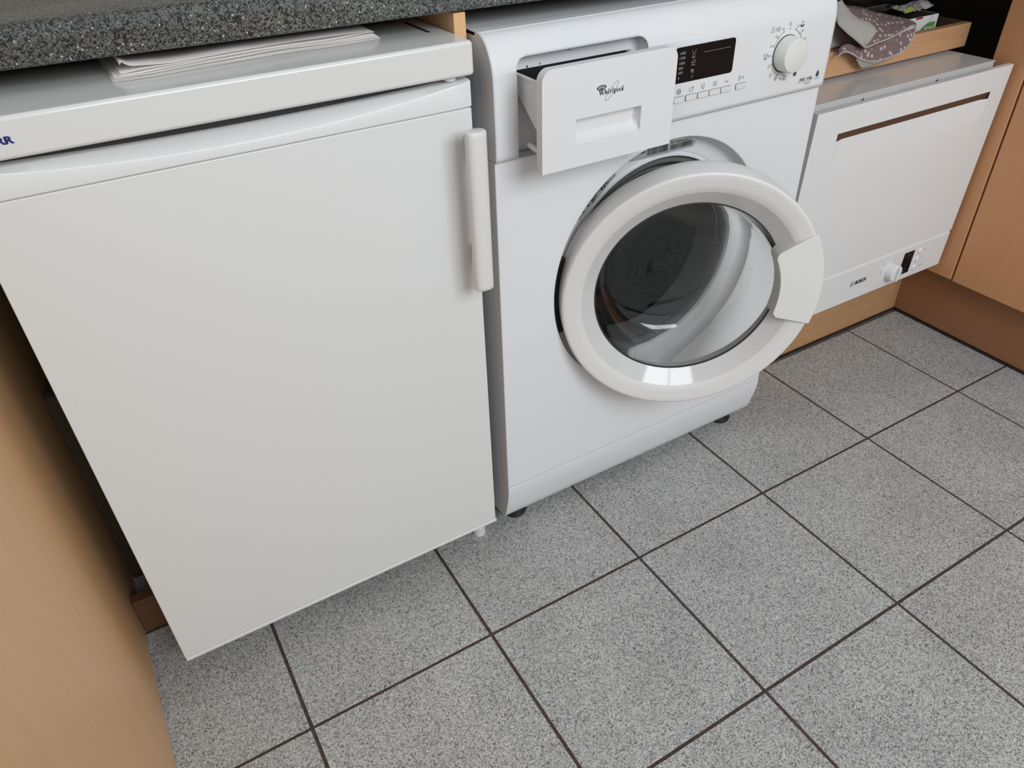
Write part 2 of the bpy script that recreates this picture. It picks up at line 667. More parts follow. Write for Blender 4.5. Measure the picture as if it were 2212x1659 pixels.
# right cabinet
t = thing('corner_cabinet', 'orange beech corner cabinet with narrow filler strip beside the dishwasher', 'cabinet', (1.95, -0.1, 0))
obj('filler_strip', box(1.645, 1.663, 0.1735, 0.247, 0.157, 0.8700), 'beech_dark', t, bevel=0.0025)
obj('door', box(1.645, 1.663, -0.43, 0.1695, 0.156, 0.868), 'beech_dark', t, bevel=0.0025)
obj('door', box(1.645, 1.663, -1.03, -0.434, 0.156, 0.868), 'beech_dark', t, bevel=0.0025)
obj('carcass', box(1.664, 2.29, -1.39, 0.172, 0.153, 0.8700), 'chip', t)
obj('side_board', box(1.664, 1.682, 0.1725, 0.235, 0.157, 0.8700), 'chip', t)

# niche board and shelf drawer above the dishwasher
o = obj('niche_floor_board', box(1.05, 2.28, 0.325, 0.79, 0.166, 0.1815), 'plinth_x', origin=(1.5, 0.55, 0.166))
tagthing(o, 'beech board that carries the dishwasher', 'board')
t = thing('shelf_drawer', 'shallow beech drawer with a plain front rail above the dishwasher', 'drawer', (1.45, 0.45, 0.643))
obj('front_rail', box(1.06, 1.662, 0.322, 0.338, 0.6435, 0.690), 'beech_x', t, bevel=0.0012)
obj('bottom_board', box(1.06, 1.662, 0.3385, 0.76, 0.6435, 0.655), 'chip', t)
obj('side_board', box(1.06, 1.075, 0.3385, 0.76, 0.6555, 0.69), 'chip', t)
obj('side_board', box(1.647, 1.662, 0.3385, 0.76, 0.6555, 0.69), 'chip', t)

# ------------------------------------------------------------------ refrigerator
FX0, FX1 = -0.1290, 0.4045
F = thing('refrigerator', 'white under-counter refrigerator with newspaper lying on top', 'refrigerator', (0.138, 0.43, 0))
obj('body', box(FX0 + 0.002, FX1 - 0.002, 0.226, 0.74, 0.05, 0.811), 'greyplastic', F, bevel=0.003)
obj('door_seal', box(FX0 + 0.012, FX1 - 0.012, 0.2135, 0.2255, 0.075, 0.798), 'darkgrey', F)
obj('gap_shade_strip', box(FX0 + 0.012, FX1 - 0.035, 0.1875, 0.2, 0.7990, 0.8119), 'darkgrey', F)  # dark strip added under the cover to deepen the shade above the door
top = obj('top_cover', box(-0.1345, 0.4088, 0.160, 0.745, 0.8120, 0.8505), 'fridge_top', F, bevel=0.0045)
obj('vent_slot', box(0.3825, 0.3875, 0.227, 0.296, 0.8503, 0.8508), 'darkgrey', top)
text('brand_lettering', 'LIEBHERR', -0.1155, 0.8270, 0.15975, 0.0090, 'blueink', top, bold=0.00045, fit=0.0485)
door = obj('door', box(FX0, FX1, 0.165, 0.213, 0.0605, 0.7744), 'fridge', F, bevel=0.0014)
# scooped trim along the head of the door
bm = bmesh.new()
rows = []
ns = 48
for i in range(ns + 1):
    x = lerp(FX0 - 0.0005, FX1 + 0.0008, i / ns)
    u = (x - 0.138) / 0.2675
    d = 0.0118 * max(0.0, 1 - u * u) + 0.0012
    zt = 0.8064 - 0.0070 * max(0.0, 1 - u * u)
    e = 0.0 if 0 < i < ns else 0.0025
    rows.append([(x, 0.2125, 0.7748), (x, 0.166 + e, 0.7748), (x, 0.1642 + e, 0.7765), (x, 0.1642 + e, zt - d - 0.0008),
                 (x, 0.1648 + e, zt - d + 0.0004), (x, 0.1648 + e + 1.5 * d, zt - 0.0008), (x, 0.1655 + e + 1.5 * d + 0.001, zt), (x, 0.2125, zt)])
grid(rows, bm)
bmesh.ops.holes_fill(bm, edges=bm.edges[:], sides=0)
obj('head_trim', bm, 'fridge', door, smooth=True)
obj('foot_trim', box(FX0 + 0.0005, FX1 + 0.002, 0.1640, 0.212, 0.0535, 0.0600), 'fridge', door, bevel=0.0018)
obj('top_hinge', lathe([(0.0, 0.8064), (0.006, 0.8064), (0.0075, 0.8075), (0.0075, 0.8118), (0.0, 0.8118)], 0, 0, 20), 'fridge', F)
hg = F.children[-1]
for v_ in hg.data.vertices:
    x, y, z = v_.co + F.location
    v_.co = Vector((0.383 + x, 0.176 + z, y)) - F.location
# handle: oval bar on two mounts
bm = bmesh.new()
rings = []
hx, hy = 0.3885, 0.1285
zz = [0.5485, 0.5490, 0.5502] + [lerp(0.556, 0.752, i / 6) for i in range(7)] + [0.7578, 0.7590, 0.7595]
kk = [0.82, 0.93, 1.0] + [1.0] * 7 + [1.0, 0.93, 0.82]
for z, k in zip(zz, kk):
    rings.append([bm.verts.new((hx + 0.0132 * k * math.copysign(abs(math.cos(a)) ** 0.75, math.cos(a)), hy + 0.0095 * k * math.copysign(abs(math.sin(a)) ** 0.75, math.sin(a)), z))
                  for a in [2 * PI * i / 28 for i in range(28)]])
for a, b2 in zip(rings, rings[1:]):
    for i in range(28):
        bm.faces.new((a[i], a[(i + 1) % 28], b2[(i + 1) % 28], b2[i]))
bm.faces.new(rings[0][::-1])
bm.faces.new(rings[-1])
obj('handle', bm, 'ring', door, smooth=True)
for z in (0.7335, 0.588):
    bm = bmesh.new()
    prism_y(rrect(0.3912, 0.4005, z - 0.013, z + 0.013, 0.004), 0.131, 0.1655, bm)
    obj('handle_mount', bm, 'ring', door, bevel=0.0015)
for x, fy_ in ((-0.09, 0.275), (0.388, 0.203)):
    bm = bmesh.new()
    for rr, z0, z1 in ((0.012, 0.0, 0.012), (0.008, 0.012, 0.053)):
        prism = [(rr * math.cos(2 * PI * i / 20), rr * math.sin(2 * PI * i / 20)) for i in range(20)]
        a = [bm.verts.new((x + p_[0], fy_ + p_[1], z0)) for p_ in prism]
        b2 = [bm.verts.new((x + p_[0], fy_ + p_[1], z1)) for p_ in prism]
        bm.faces.new(a)
        bm.faces.new(b2[::-1])
        for i in range(20):
            bm.faces.new((a[i], b2[i], b2[(i + 1) % 20], a[(i + 1) % 20]))
    obj('foot', bm, 'fridge', F, smooth=True)
obj('base_frame', box(FX0 + 0.03, FX1 - 0.03, 0.26, 0.72, 0.0, 0.0495), 'black', F)

# ------------------------------------------------------------------ newspaper on the refrigerator
N = thing('newspaper', 'untidy folded newspaper squeezed between refrigerator top and worktop', 'newspaper', (0.18, 0.35, 0.8505))
fe = [(0.0314, 0.2165), (0.066, 0.2155), (0.107, 0.2190), (0.158, 0.2230), (0.211, 0.2290), (0.272, 0.2265), (0.325, 0.2285)]
for s in range(7):
    z0 = 0.8511 + s * 0.00118 + (0.0004 if s in (2, 5) else 0)
    cols = interp([(x + random.uniform(-0.001, 0.001) + (0.002 * s if x < 0.05 else (-0.0015 * s if x > 0.3 else 0)), y + random.uniform(0.0, 0.0038) + random.uniform(-0.0007, 0.0007), 0) for x, y in fe], 40)
    rows = []
    for r_ in range(9):
        tt = r_ / 8
        rw = []
        for k, c in enumerate(cols):
            u = k / 39
            wave = (0.0009 * math.sin(7 * u + s * 1.3) + 0.0005 * math.sin(17 * u + s)) * s / 6 + 0.0004 * s * math.sin(PI * u) ** 2
            y = c.y + tt * 0.30 - 0.0
            z = z0 + max(0, wave) * (1 - tt * 0.5)
            if s == 6:       # the uppermost sheet lifts, with a dog-eared corner on the left
                z += 0.0016
                z += 0.0085 * (math.exp(-(u - 0.03) / 0.045) if u > 0.03 else 0.65 + 0.35 * u / 0.03) * math.exp(-(tt / 0.25) ** 2)
                z += 0.0012 * math.exp(-((u - 0.16) / 0.09) ** 2) * (1 - tt)
            if s == 5:
                z += 0.0010 * math.exp(-((u - 0.95) / 0.06) ** 2)
            rw.append((c.x, y, z))
        rows.append(rw)
    o = obj('sheet', grid(rows), 'page' if s == 6 else 'paper', N, smooth=True)
    md = o.modifiers.new('thickness', 'SOLIDIFY')
    md.thickness = 0.00045 if s < 6 else 0.0002
    md.offset = 1

# ------------------------------------------------------------------ washing machine
WX0, WX1 = 0.4329, 1.0280
WM = thing('washing_machine', 'white front-loading washing machine with open round door and pulled-out drawer', 'washing machine', (0.73, 0.43, 0))
FY = 0.1605     # fascia plane
BY = 0.165      # front panel plane
body = obj('body', plate(rrect(WX0, WX1, 0.028, 0.8495, 0.004, 3), [circ(0.7325, 0.465, 0.235, 64)], 0.1935, 0.195), 'washer', WM)
bm = bmesh.new()
addbox(bm, WX0, WX0 + 0.002, 0.195, 0.73, 0.028, 0.8495)
addbox(bm, WX1 - 0.002, WX1, 0.195, 0.73, 0.028, 0.8495)
addbox(bm, WX0, WX1, 0.73, 0.732, 0.028, 0.8495)
addbox(bm, WX0, WX1, 0.195, 0.73, 0.028, 0.030)
obj('side_walls', bm, 'washer', WM)
obj('lid', box(WX0, WX1, 0.2005, 0.732, 0.8435, 0.8500), 'fascia', WM, bevel=0.0015)
PC = (0.7325, 0.4651)
fp = plate([(WX0 + 0.0, 0.1195), (WX1 - 0.0, 0.1195), (WX1 - 0.0, 0.6985), (WX0 + 0.0, 0.6985)], [circ(PC[0], PC[1], 0.2068, 128)], BY, 0.193)
obj('front_panel', fp, 'washer', WM, bevel=0.0018)
# kick panel curving back under the front
kp = [(v_.x, v_.y) for v_ in interp([(BY, 0.1190, 0), (BY, 0.110, 0), (0.1675, 0.0887, 0), (0.1765, 0.0506, 0), (0.1855, 0.0315, 0), (0.1935, 0.0245, 0)], 18)]
kp += [(0.1935, 0.1190)]
obj('kick_panel', prism_x(kp, WX0, WX1), 'washer', WM, smooth=True)
for x in (0.472, 0.988):
    for y in (0.216, 0.70):
        bm = lathe([(0, 0.0), (0.021, 0.0), (0.023, 0.006), (0.019, 0.016), (0.008, 0.02), (0.008, 0.0285), (0, 0.0285)], 0, 0, 24)
        for v_ in bm.verts:
            a, b2, c = v_.co
            v_.co = (x + a, y + c, b2)
        obj('foot', bm, 'black', WM, smooth=True)

# fascia: flat, rounding back into the lid; opening for the drawer
HX0, HX1, HZ1, HR = 0.4662, 0.6685, 0.8215, 0.0145
prof = [(0.699 + i * 0.012, 0) for i in range(10)]
arc = [(FY, 0.7000), (FY - 0.0008, 0.735), (FY - 0.0004, 0.77), (FY, 0.795), (FY + 0.0012, 0.809), (FY + 0.0048, 0.8215), (FY + 0.0110, 0.833),
       (FY + 0.0185, 0.842), (FY + 0.0275, 0.8475), (0.2000, 0.8500)]


smooth_arc = [(v_.x, v_.y) for v_ in interp([(y, z, 0) for y, z in arc], 37)]


def fy_at(z):
    for (y0, z0), (y1, z1) in zip(smooth_arc, smooth_arc[1:]):
        if z <= z1:
            return lerp(y0, y1, (z - z0) / (z1 - z0))
    return arc[-1][0]


def col(x, zlow):
    """one column of the fascia from zlow up and over"""
    return [(x, y, z) if z >= zlow else (x, fy_at(zlow), zlow) for y, z in smooth_arc]


bm = bmesh.new()
grid([col(x, 0.70) for x in (WX0, WX0 + 0.004, HX0)], bm)
grid([col(x, 0.70) for x in (HX1, 0.80, 0.95, WX1 - 0.004, WX1)], bm)
xs = [HX0 + HR * (1 - math.cos(i / 8 * PI / 2)) for i in range(9)] + [lerp(HX0 + HR, HX1 - HR, i / 4) for i in range(1, 4)] + \
     [HX1 - HR * (1 - math.cos(i / 8 * PI / 2)) for i in range(8, -1, -1)]
cl = []
for x in xs:
    dd = max(0, HX0 + HR - x, x - (HX1 - HR))
    cl.append(col(x, HZ1 - HR + math.sqrt(max(0, HR * HR - dd * dd))))
grid(cl, bm)
bmesh.ops.remove_doubles(bm, verts=bm.verts[:], dist=1e-6)
bmesh.ops.dissolve_degenerate(bm, dist=1e-6, edges=bm.edges[:])
fas = obj('fascia', bm, 'fascia', WM, smooth=True)
md = fas.modifiers.new('thickness', 'SOLIDIFY')
md.thickness = 0.0025
md.offset = -1
# end cheeks of the fascia
for x0, x1 in ((WX0 - 0.0002, WX0 + 0.0018), (WX1 - 0.0018, WX1 + 0.0002)):
    poly = [(y + 0.0004, z - 0.0003) for y, z in smooth_arc] + [(0.2, 0.8192), (0.1925, 0.8192), (0.1925, 0.70)]
    obj('end_cheek', prism_x(poly, x0, x1), 'fascia', WM)
# inside of the drawer opening: plate with a mouth for the tray
obj('compartment_plate', plate([(HX0 - 0.004, 0.6995), (HX1 + 0.004, 0.6995), (HX1 + 0.004, 0.8235), (HX0 - 0.004, 0.8235)],
                               [[(0.4735, 0.7700), (0.4765, 0.7690), (0.6585, 0.7690), (0.6585, 0.8015), (0.4735, 0.8015)]], 0.186, 0.188), 'washer', WM)
bm = bmesh.new()
addbox(bm, HX0 - 0.004, HX0 - 0.0005, 0.1635, 0.1925, 0.6995, 0.812)
addbox(bm, HX1 + 0.0005, HX1 + 0.004, 0.1635, 0.1925, 0.6995, 0.812)
addbox(bm, HX0 - 0.004, HX1 + 0.004, 0.1712, 0.186, 0.8225, 0.8245)
addbox(bm, HX1 + 0.0005, HX1 + 0.004, 0.1712, 0.186, 0.812, 0.8224)
addbox(bm, HX0 - 0.004, HX0 - 0.0005, 0.1712, 0.186, 0.812, 0.8224)
obj('compartment_walls', bm, 'washer', WM)
obj('compartment_inside', box(0.470, 0.662, 0.1885, 0.1925, 0.764, 0.806), 'black', WM)
bm = bmesh.new()
for x, z, r_ in ((0.4745, 0.7245, 0.0016), (0.4725, 0.7268, 0.0022), (0.4800, 0.7180, 0.0009), (0.4790, 0.7065, 0.0008), (0.4760, 0.7700, 0.0009), (0.478, 0.803, 0.001),
                 (0.496, 0.8035, 0.0012), (0.515, 0.8042, 0.0009), (0.56, 0.8145, 0.0008)):
    spot(bm, x, z, r_, r_ * 1.4, 0.18575)
obj('rust_marks', bm, 'brownslot', WM)

# drawer
DY = 0.100
dr = obj('detergent_drawer', plate(rrect(0.4637, 0.6660, 0.6970, 0.8200, 0.0145, 8, (0, 0, 1, 1)),
                                   [rrect(0.5125, 0.6130, 0.7247, 0.7562, 0.005, 5, (1, 1, 0, 0))], DY, DY + 0.0125), 'fascia', WM, bevel=0.0016)
# rounded grip pocket behind the hole
rows = []
for x, k in ((0.5125, 0.0), (0.5128, 0.45), (0.516, 0.85), (0.522, 1.0), (0.603, 1.0), (0.609, 0.85), (0.6127, 0.45), (0.6130, 0.0)):
    rw = []
    for i in range(13):
        u = i / 12
        z = lerp(0.7247, 0.7562, u)
        d = 0.022 * (u ** 0.6) * k if u < 1 else 0.022 * k
        rw.append((x, DY + 0.0012 + d, z))
    rw.append((x, DY + 0.0012, 0.7564))
    rows.append(rw)
obj('grip_pocket', grid(rows), 'fascia', dr, smooth=True)
# tray: rim, side walls and bottom falling towards the front
bm = bmesh.new()
sidep = [(DY + 0.0127, 0.7975), (DY + 0.0127, 0.7340), (0.1340, 0.7440), (0.1700, 0.7725), (0.24, 0.7725), (0.24, 0.7975)]
prism_x(sidep, 0.4752, 0.4770, bm)
prism_x(sidep, 0.6545, 0.6563, bm)
addbox(bm, 0.4752, 0.6563, DY + 0.0127, DY + 0.0145, 0.7345, 0.7965)
obj('tray', bm, 'fascia', dr)
bm = bmesh.new()
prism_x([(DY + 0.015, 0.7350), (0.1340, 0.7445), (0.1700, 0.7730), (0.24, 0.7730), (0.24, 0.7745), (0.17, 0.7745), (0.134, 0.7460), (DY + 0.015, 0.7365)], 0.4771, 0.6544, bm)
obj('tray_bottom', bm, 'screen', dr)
for x0, x1 in ((0.4735, 0.4790), (0.6525, 0.6580)):
    obj('tray_rim', prism_x([(DY + 0.0127, 0.7978), (0.24, 0.7978), (0.24, 0.8005), (DY + 0.0127, 0.8005)], x0, x1), 'ring', dr, bevel=0.0006)
for x in (0.5485, 0.592):
    obj('tray_divider', box(x, x + 0.0022, DY + 0.015, 0.238, 0.755, 0.7965), 'fascia', dr)
obj('guide_peg', tube([(0.4765, DY + 0.012, 0.7160), (0.4765, 0.146, 0.7185), (0.4765, 0.1505, 0.7188), (0.4765, 0.1525, 0.7189)], [0.0043, 0.0038, 0.0034, 0.0018], 14), 'ring', dr, smooth=True)

# brand lettering on the drawer, drawn letter by letter with serifs
bm = bmesh.new()
ly = DY - 0.0003


def lq(*pts):
    bm.faces.new([bm.verts.new((x, ly, z)) for x, z in pts])


LX, LZ, LS = 0.5452, 0.7797, 0.00105   # origin and unit


def P(u, v_):
    # the baseline rises slightly and the letters sit on it
    return (LX + u * LS, LZ + v_ * LS)


def stem(u, v0, v1, wd=1.0, serif=(1, 1)):
    lq(P(u, v0), P(u + wd, v0), P(u + wd, v1), P(u, v1))
    if serif[0]:
        lq(P(u - 0.5, v0), P(u + wd + 0.5, v0), P(u + wd + 0.3, v0 + 0.35), P(u - 0.3, v0 + 0.35))
    if serif[1]:
        lq(P(u - 0.7, v1 - 0.4), P(u + wd, v1 - 0.35), P(u + wd, v1), P(u - 0.2, v1 - 0.05))


def bowl(u, v_, rx, rz, thick=0.95, thin=0.35):
    n = 18
    for i in range(n):
        a, b2 = 2 * PI * i / n, 2 * PI * (i + 1) / n
        lq(P(u + rx * math.cos(a), v_ + rz * math.sin(a)), P(u + rx * math.cos(b2), v_ + rz * math.sin(b2)),
           P(u + (rx - thick) * math.cos(b2), v_ + (rz - thin) * math.sin(b2)), P(u + (rx - thick) * math.cos(a), v_ + (rz - thin) * math.sin(a)))


def stroke(u0, v0, u1, v1, wd):
    lq(P(u0 - wd / 2, v0), P(u0 + wd / 2, v0), P(u1 + wd / 2, v1), P(u1 - wd / 2, v1))


# W
stroke(0.9, 5.6, 2.6, 0.0, 1.3)
stroke(2.6, 0.0, 3.9, 5.2, 0.45)
stroke(3.9, 5.6, 5.5, 0.0, 1.3)
stroke(5.5, 0.0, 7.0, 5.6, 0.45)
lq(P(-0.2, 5.3), P(2.2, 5.3), P(2.2, 5.65), P(-0.2, 5.65))
lq(P(3.0, 5.3), P(5.0, 5.3), P(5.0, 5.65), P(3.0, 5.65))
lq(P(6.2, 5.3), P(8.0, 5.3), P(8.0, 5.65), P(6.2, 5.65))
# h
stem(8.4, 0, 5.9)
bowl(10.5, 2.6, 1.5, 1.3, 0.9, 0.4)
stem(11.1, 0, 2.6, 0.95, (1, 0))
# i
stem(13.3, 0, 3.9)
spot(bm, *P(13.8, 5.2), 0.65 * LS, 0.65 * LS, ly)
# r
stem(16.0, 0, 3.9)
stroke(17.0, 2.6, 18.0, 3.7, 0.5)
spot(bm, *P(18.2, 3.4), 0.65 * LS, 0.6 * LS, ly)
# l
stem(19.7, 0, 5.9)
# p
stem(22.2, -1.9, 3.9)
bowl(24.2, 2.0, 1.8, 2.05)
# o o
bowl(28.0, 2.0, 1.75, 2.1)
bowl(32.0, 2.0, 1.75, 2.1)
# l
stem(34.6 - 0.6, 0, 5.9)
obj('brand_lettering', bm, 'ink', dr)
bm = bmesh.new()
# swirl mark over the W and the long orbit through the word
for rx, rz, wd in ((0.0064, 0.0024, 0.0009), (0.0036, 0.0014, 0.0006)):
    ribbon(bm, ell(0.5490, 0.7884, rx, rz, 32, 0.06), wd, ly)
spot(bm, 0.5490, 0.7880, 0.0016, 0.0006, ly)
for sgn in (-1, 1):
    spot(bm, 0.5490 + sgn * 0.0060, 0.7884, 0.0012, 0.0007, ly)
ribbon(bm, ell(0.5647, 0.7822, 0.0137, 0.0036, 48, math.radians(48)), 0.00032, ly)
obj('brand_mark', bm, 'ink', dr)

# display
disp = obj('display', plate(rrect(0.7160, 0.8240, 0.7520, 0.7990, 0.0045, 6), [], FY - 0.0013, FY + 0.001), 'screen', WM, bevel=0.0004)
dy = FY - 0.0016
for s, z in (('1400', 0.7895), ('1200', 0.7834), ('1000', 0.7766), ('800', 0.7703), ('600', 0.7642), ('0', 0.7573)):
    text('printed_number', s, 0.7225, z, dy, 0.0050, 'paleink', disp, fit=0.0025 * len(s))
bm = bmesh.new()
ribbon(bm, [(0.744, 0.7935), (0.7455, 0.789), (0.7495, 0.789), (0.751, 0.7935)], 0.0005, dy)
ribbon(bm, rrect(0.7445, 0.7500, 0.7825, 0.7872, 0.001), 0.0005, dy, True)
spot(bm, 0.7475, 0.7838, 0.0011, 0.0011, dy)
ribbon(bm, [(0.7440, 0.7765), (0.7510, 0.7765), (0.7510, 0.7800), (0.7480, 0.7792), (0.7440, 0.7765)], 0.0006, dy)
ribbon(bm, [(0.7450, 0.7735), (0.7512, 0.7735)], 0.0009, dy)
for k, h in ((0, 0.0032), (1, 0.0030), (2, 0.0026), (3, 0.002)):
    ribbon(bm, [(0.7455 + k * 0.0014, 0.7650), (0.7455 + k * 0.0014, 0.7650 + h)], 0.0007, dy)
ribbon(bm, [(0.7455, 0.7637), (0.7510, 0.7637)], 0.0005, dy)
ribbon(bm, ell(0.7480, 0.7584, 0.0014, 0.0021, 16), 0.0005, dy)
ribbon(bm, [(0.7658, 0.7875), (0.8158, 0.7878)], 0.0004, dy)
obj('printed_symbols', bm, 'paleink', disp)

# push buttons
for x0, x1 in ((0.7188, 0.7378), (0.7407, 0.7605), (0.7627, 0.7826), (0.7843, 0.8048), (0.8066, 0.8268), (0.8360, 0.8562)):
    bt = obj('push_button', prism_y(rrect(x0, x1, 0.7258, 0.7334, 0.0016, 4), FY - 0.0032, FY + 0.001), 'ring', WM, bevel=0.0009)
    obj('button_gap', plate(rrect(x0 - 0.0009, x1 + 0.0004, 0.7253, 0.7341, 0.002, 4), [rrect(x0 - 0.0002, x1 - 0.0001, 0.7259, 0.7335, 0.0016, 4)], FY - 0.0008 - 0.0004, FY), 'greyink', bt)

# program dial
KX, KZ = 0.9300, 0.7625
dial = obj('program_dial', lathe([(0, 0.1385), (0.0215, 0.1385), (0.0232, 0.1392), (0.0240, 0.1405), (0.0252, FY - 0.0005), (0.0252, FY + 0.001), (0, FY + 0.001)], KX, KZ, 64), 'pad', WM, smooth=True)
obj('dial_gap', plate(circ(KX - 0.0002, KZ - 0.0004, 0.0264, 48), [circ(KX, KZ, 0.0253, 48)], FY - 0.0006 - 0.0006, FY), 'ink', dial)
bm = bmesh.new()
ribbon(bm, [(KX + 0.0005, KZ + 0.0195), (KX + 0.0025, KZ + 0.0195)], 0.0006, 0.1383)
obj('dial_mark', bm, 'greyink', dial)

# printed symbols on the fascia
py = FY - 0.0012
bm = bmesh.new()
def B_(pts, wd=0.00055, closed=False):
    ribbon(bm, pts, wd, py, closed)
# above the buttons
B_(ell(0.7500, 0.7405, 0.0034, 0.0034, 10, 0, PI, 2 * PI)); B_([(0.7466, 0.7405), (0.7466, 0.7437)]); B_([(0.7534, 0.7405), (0.7534, 0.7437)])
B_([(0.7500, 0.7413), (0.7522, 0.7433)], 0.0008); B_([(0.7507, 0.7435), (0.7524, 0.7435), (0.7524, 0.7417)], 0.0006)
B_(ell(0.7716, 0.7425, 0.0027, 0.0020, 16)); B_([(0.7690, 0.7425), (0.7690, 0.7385)]); B_([(0.7713, 0.7383), (0.7722, 0.7372), (0.7743, 0.7398)], 0.0008)
B_(ell(0.7941, 0.7410, 0.0031, 0.0034, 20, 0, -0.9, 4.2)); B_([(0.7930, 0.7412), (0.7952, 0.7412), (0.7941, 0.7400), (0.7930, 0.7412)], 0.0005); B_([(0.7941, 0.7385), (0.7955, 0.7378)], 0.0011)
for a in (20, 60, 100, 140):
    t_ = math.radians(a)
    B_([(0.8163 + 0.0016 * math.cos(t_), 0.7385 + 0.0016 * math.sin(t_)), (0.8163 + 0.0042 * math.cos(t_), 0.7385 + 0.0042 * math.sin(t_))], 0.0006)
B_([(0.8408, 0.7377), (0.8408, 0.7445), (0.8450, 0.7411)], 0.0006, True); B_([(0.8476, 0.7400), (0.8476, 0.7430)], 0.0007); B_([(0.8490, 0.7400), (0.8490, 0.7430)], 0.0007)
# round the dial
def ring(x, z, r_=0.0010):
    B_(ell(x, z, r_, r_, 10), 0.0004)
B_(ell(0.9303, 0.8027, 0.0015, 0.0022, 14)); spot(bm, 0.9308, 0.7964, 0.0006, 0.0014, py)
B_([(0.9425, 0.7942), (0.9530, 0.7871), (0.9601, 0.7774)], 0.0006); ring(0.9425, 0.7942); ring(0.9530, 0.7871)
B_([(0.9187, 0.7935), (0.9090, 0.7864), (0.9026, 0.7755)], 0.0005); ring(0.9187, 0.7935); ring(0.9090, 0.7864); ring(0.9026, 0.7755)
B_([(0.9025, 0.8020), (0.8985, 0.7950)], 0.0004)
B_([(0.8925, 0.7957), (0.8965, 0.7957), (0.8965, 0.8022), (0.8945, 0.8022)], 0.0005, True); B_(ell(0.9068, 0.7985, 0.0034, 0.0028, 16)); B_([(0.9042, 0.7987), (0.9094, 0.7987)], 0.0006)
ring(0.9001, 0.7629, 0.0008)
B_([(0.8845, 0.7668), (0.8925, 0.7668), (0.8925, 0.7650), (0.8908, 0.7650), (0.8908, 0.7595), (0.8862, 0.7595), (0.8862, 0.7650), (0.8845, 0.7650)], 0.0006, True); spot(bm, 0.8893, 0.7612, 0.0012, 0.0012, py)
B_([(0.9036, 0.7507), (0.9098, 0.7400), (0.9205, 0.7334)], 0.0006); ring(0.9036, 0.7507); ring(0.9205, 0.7334)
for cx_, cz_ in ((0.8985, 0.7485), (0.9048, 0.7350)):
    for a in range(0, 360, 60):
        t_ = math.radians(a)
        B_([(cx_ + 0.0011 * math.cos(t_), cz_ + 0.0011 * math.sin(t_)), (cx_ + 0.0033 * math.cos(t_), cz_ + 0.0033 * math.sin(t_))], 0.0005)
B_(ell(0.9171, 0.7289, 0.0022, 0.0030, 14), 0.0006); B_([(0.9160, 0.7275), (0.9180, 0.7300)], 0.0008)
B_([(0.9258, 0.7275), (0.9318, 0.7275), (0.9300, 0.7250), (0.9275, 0.7250)], 0.0006, True); B_(ell(0.9365, 0.7265, 0.0024, 0.0033, 14), 0.0010); spot(bm, 0.9322, 0.7314, 0.0008, 0.0012, py)
B_([(0.9440, 0.7345), (0.9455, 0.7328), (0.9500, 0.7372)], 0.0006)
B_([(0.9572, 0.7396), (0.9600, 0.7396)], 0.0008); B_([(0.9586, 0.7396), (0.9580, 0.7380)], 0.0008)
B_([(0.9680, 0.7664), (0.9702, 0.7664)], 0.0006); B_([(0.9691, 0.7664), (0.9687, 0.7650)], 0.0006)
B_([(0.9705, 0.7555), (0.9770, 0.7555), (0.9770, 0.7500), (0.9745, 0.7485), (0.9715, 0.7500)], 0.0006, True)
B_([(0.9690, 0.7163), (0.9701, 0.7142), (0.9996, 0.7146)], 0.0006)
B_([(1.0050, 0.7148), (1.0152, 0.7149)], 0.0009)
obj('printed_symbols', bm, 'greyink', WM)
bm = bmesh.new()
for cx_, cz_ in ((0.9578, 0.7302), (1.0095, 0.7216)):
    pts = []
    for i in range(20):
        a = 2 * PI * i / 20
        k = 1.0 + (0.45 * max(0, math.sin(a)) ** 3)
        pts.append((cx_ + 0.0034 * math.cos(a) * (1 - 0.25 * max(0, math.sin(a))), cz_ + 0.0040 * math.sin(a) * k - 0.0004))
    bm.faces.new([bm.verts.new((x, py, z)) for x, z in pts])
obj('printed_drops', bm, 'greenink', WM)
bm = bmesh.new()
B_(ell(0.7273, 0.7406, 0.0036, 0.0036, 20), 0.0007); B_(ell(0.7273, 0.7406, 0.0021, 0.0021, 16), 0.0006)
spot(bm, 0.7273, 0.7406, 0.0009, 0.0009, py)
obj('printed_spiral', bm, 'steelblueink', WM)
bm = bmesh.new()
B_(ell(0.9551, 0.7992, 0.0027, 0.0028, 12, 0, PI, 2 * PI), 0.0014); B_([(0.9530, 0.8018), (0.9551, 0.8033), (0.9572, 0.8018)], 0.0006)
obj('printed_bulb', bm, 'ink', WM)
for s, x, z, sz in (('30°', 0.9448, 0.7965, 0.0045), ('40°', 0.9552, 0.7888, 0.0045), ('60°', 0.9635, 0.7768, 0.0045), ('30°', 0.9145, 0.7960, 0.0045),
                    ('40°', 0.9028, 0.7872, 0.0045), ('60°', 0.8952, 0.7752, 0.0045), ('30°', 0.8932, 0.7620, 0.0045), ('15°', 0.9448, 0.7312, 0.0042)):
    text('printed_number', s, x, z, py, sz, 'greyink', WM, fit=0.0052)
text('printed_load', '8 KG - 4 KG', 0.9720, 0.7158, py, 0.0062, 'ink', WM, fit=0.0265, bold=0.0001)
text('printed_model', 'AWZ 814', 0.9835, 0.7093, py, 0.0046, 'greyink', WM, fit=0.0125)

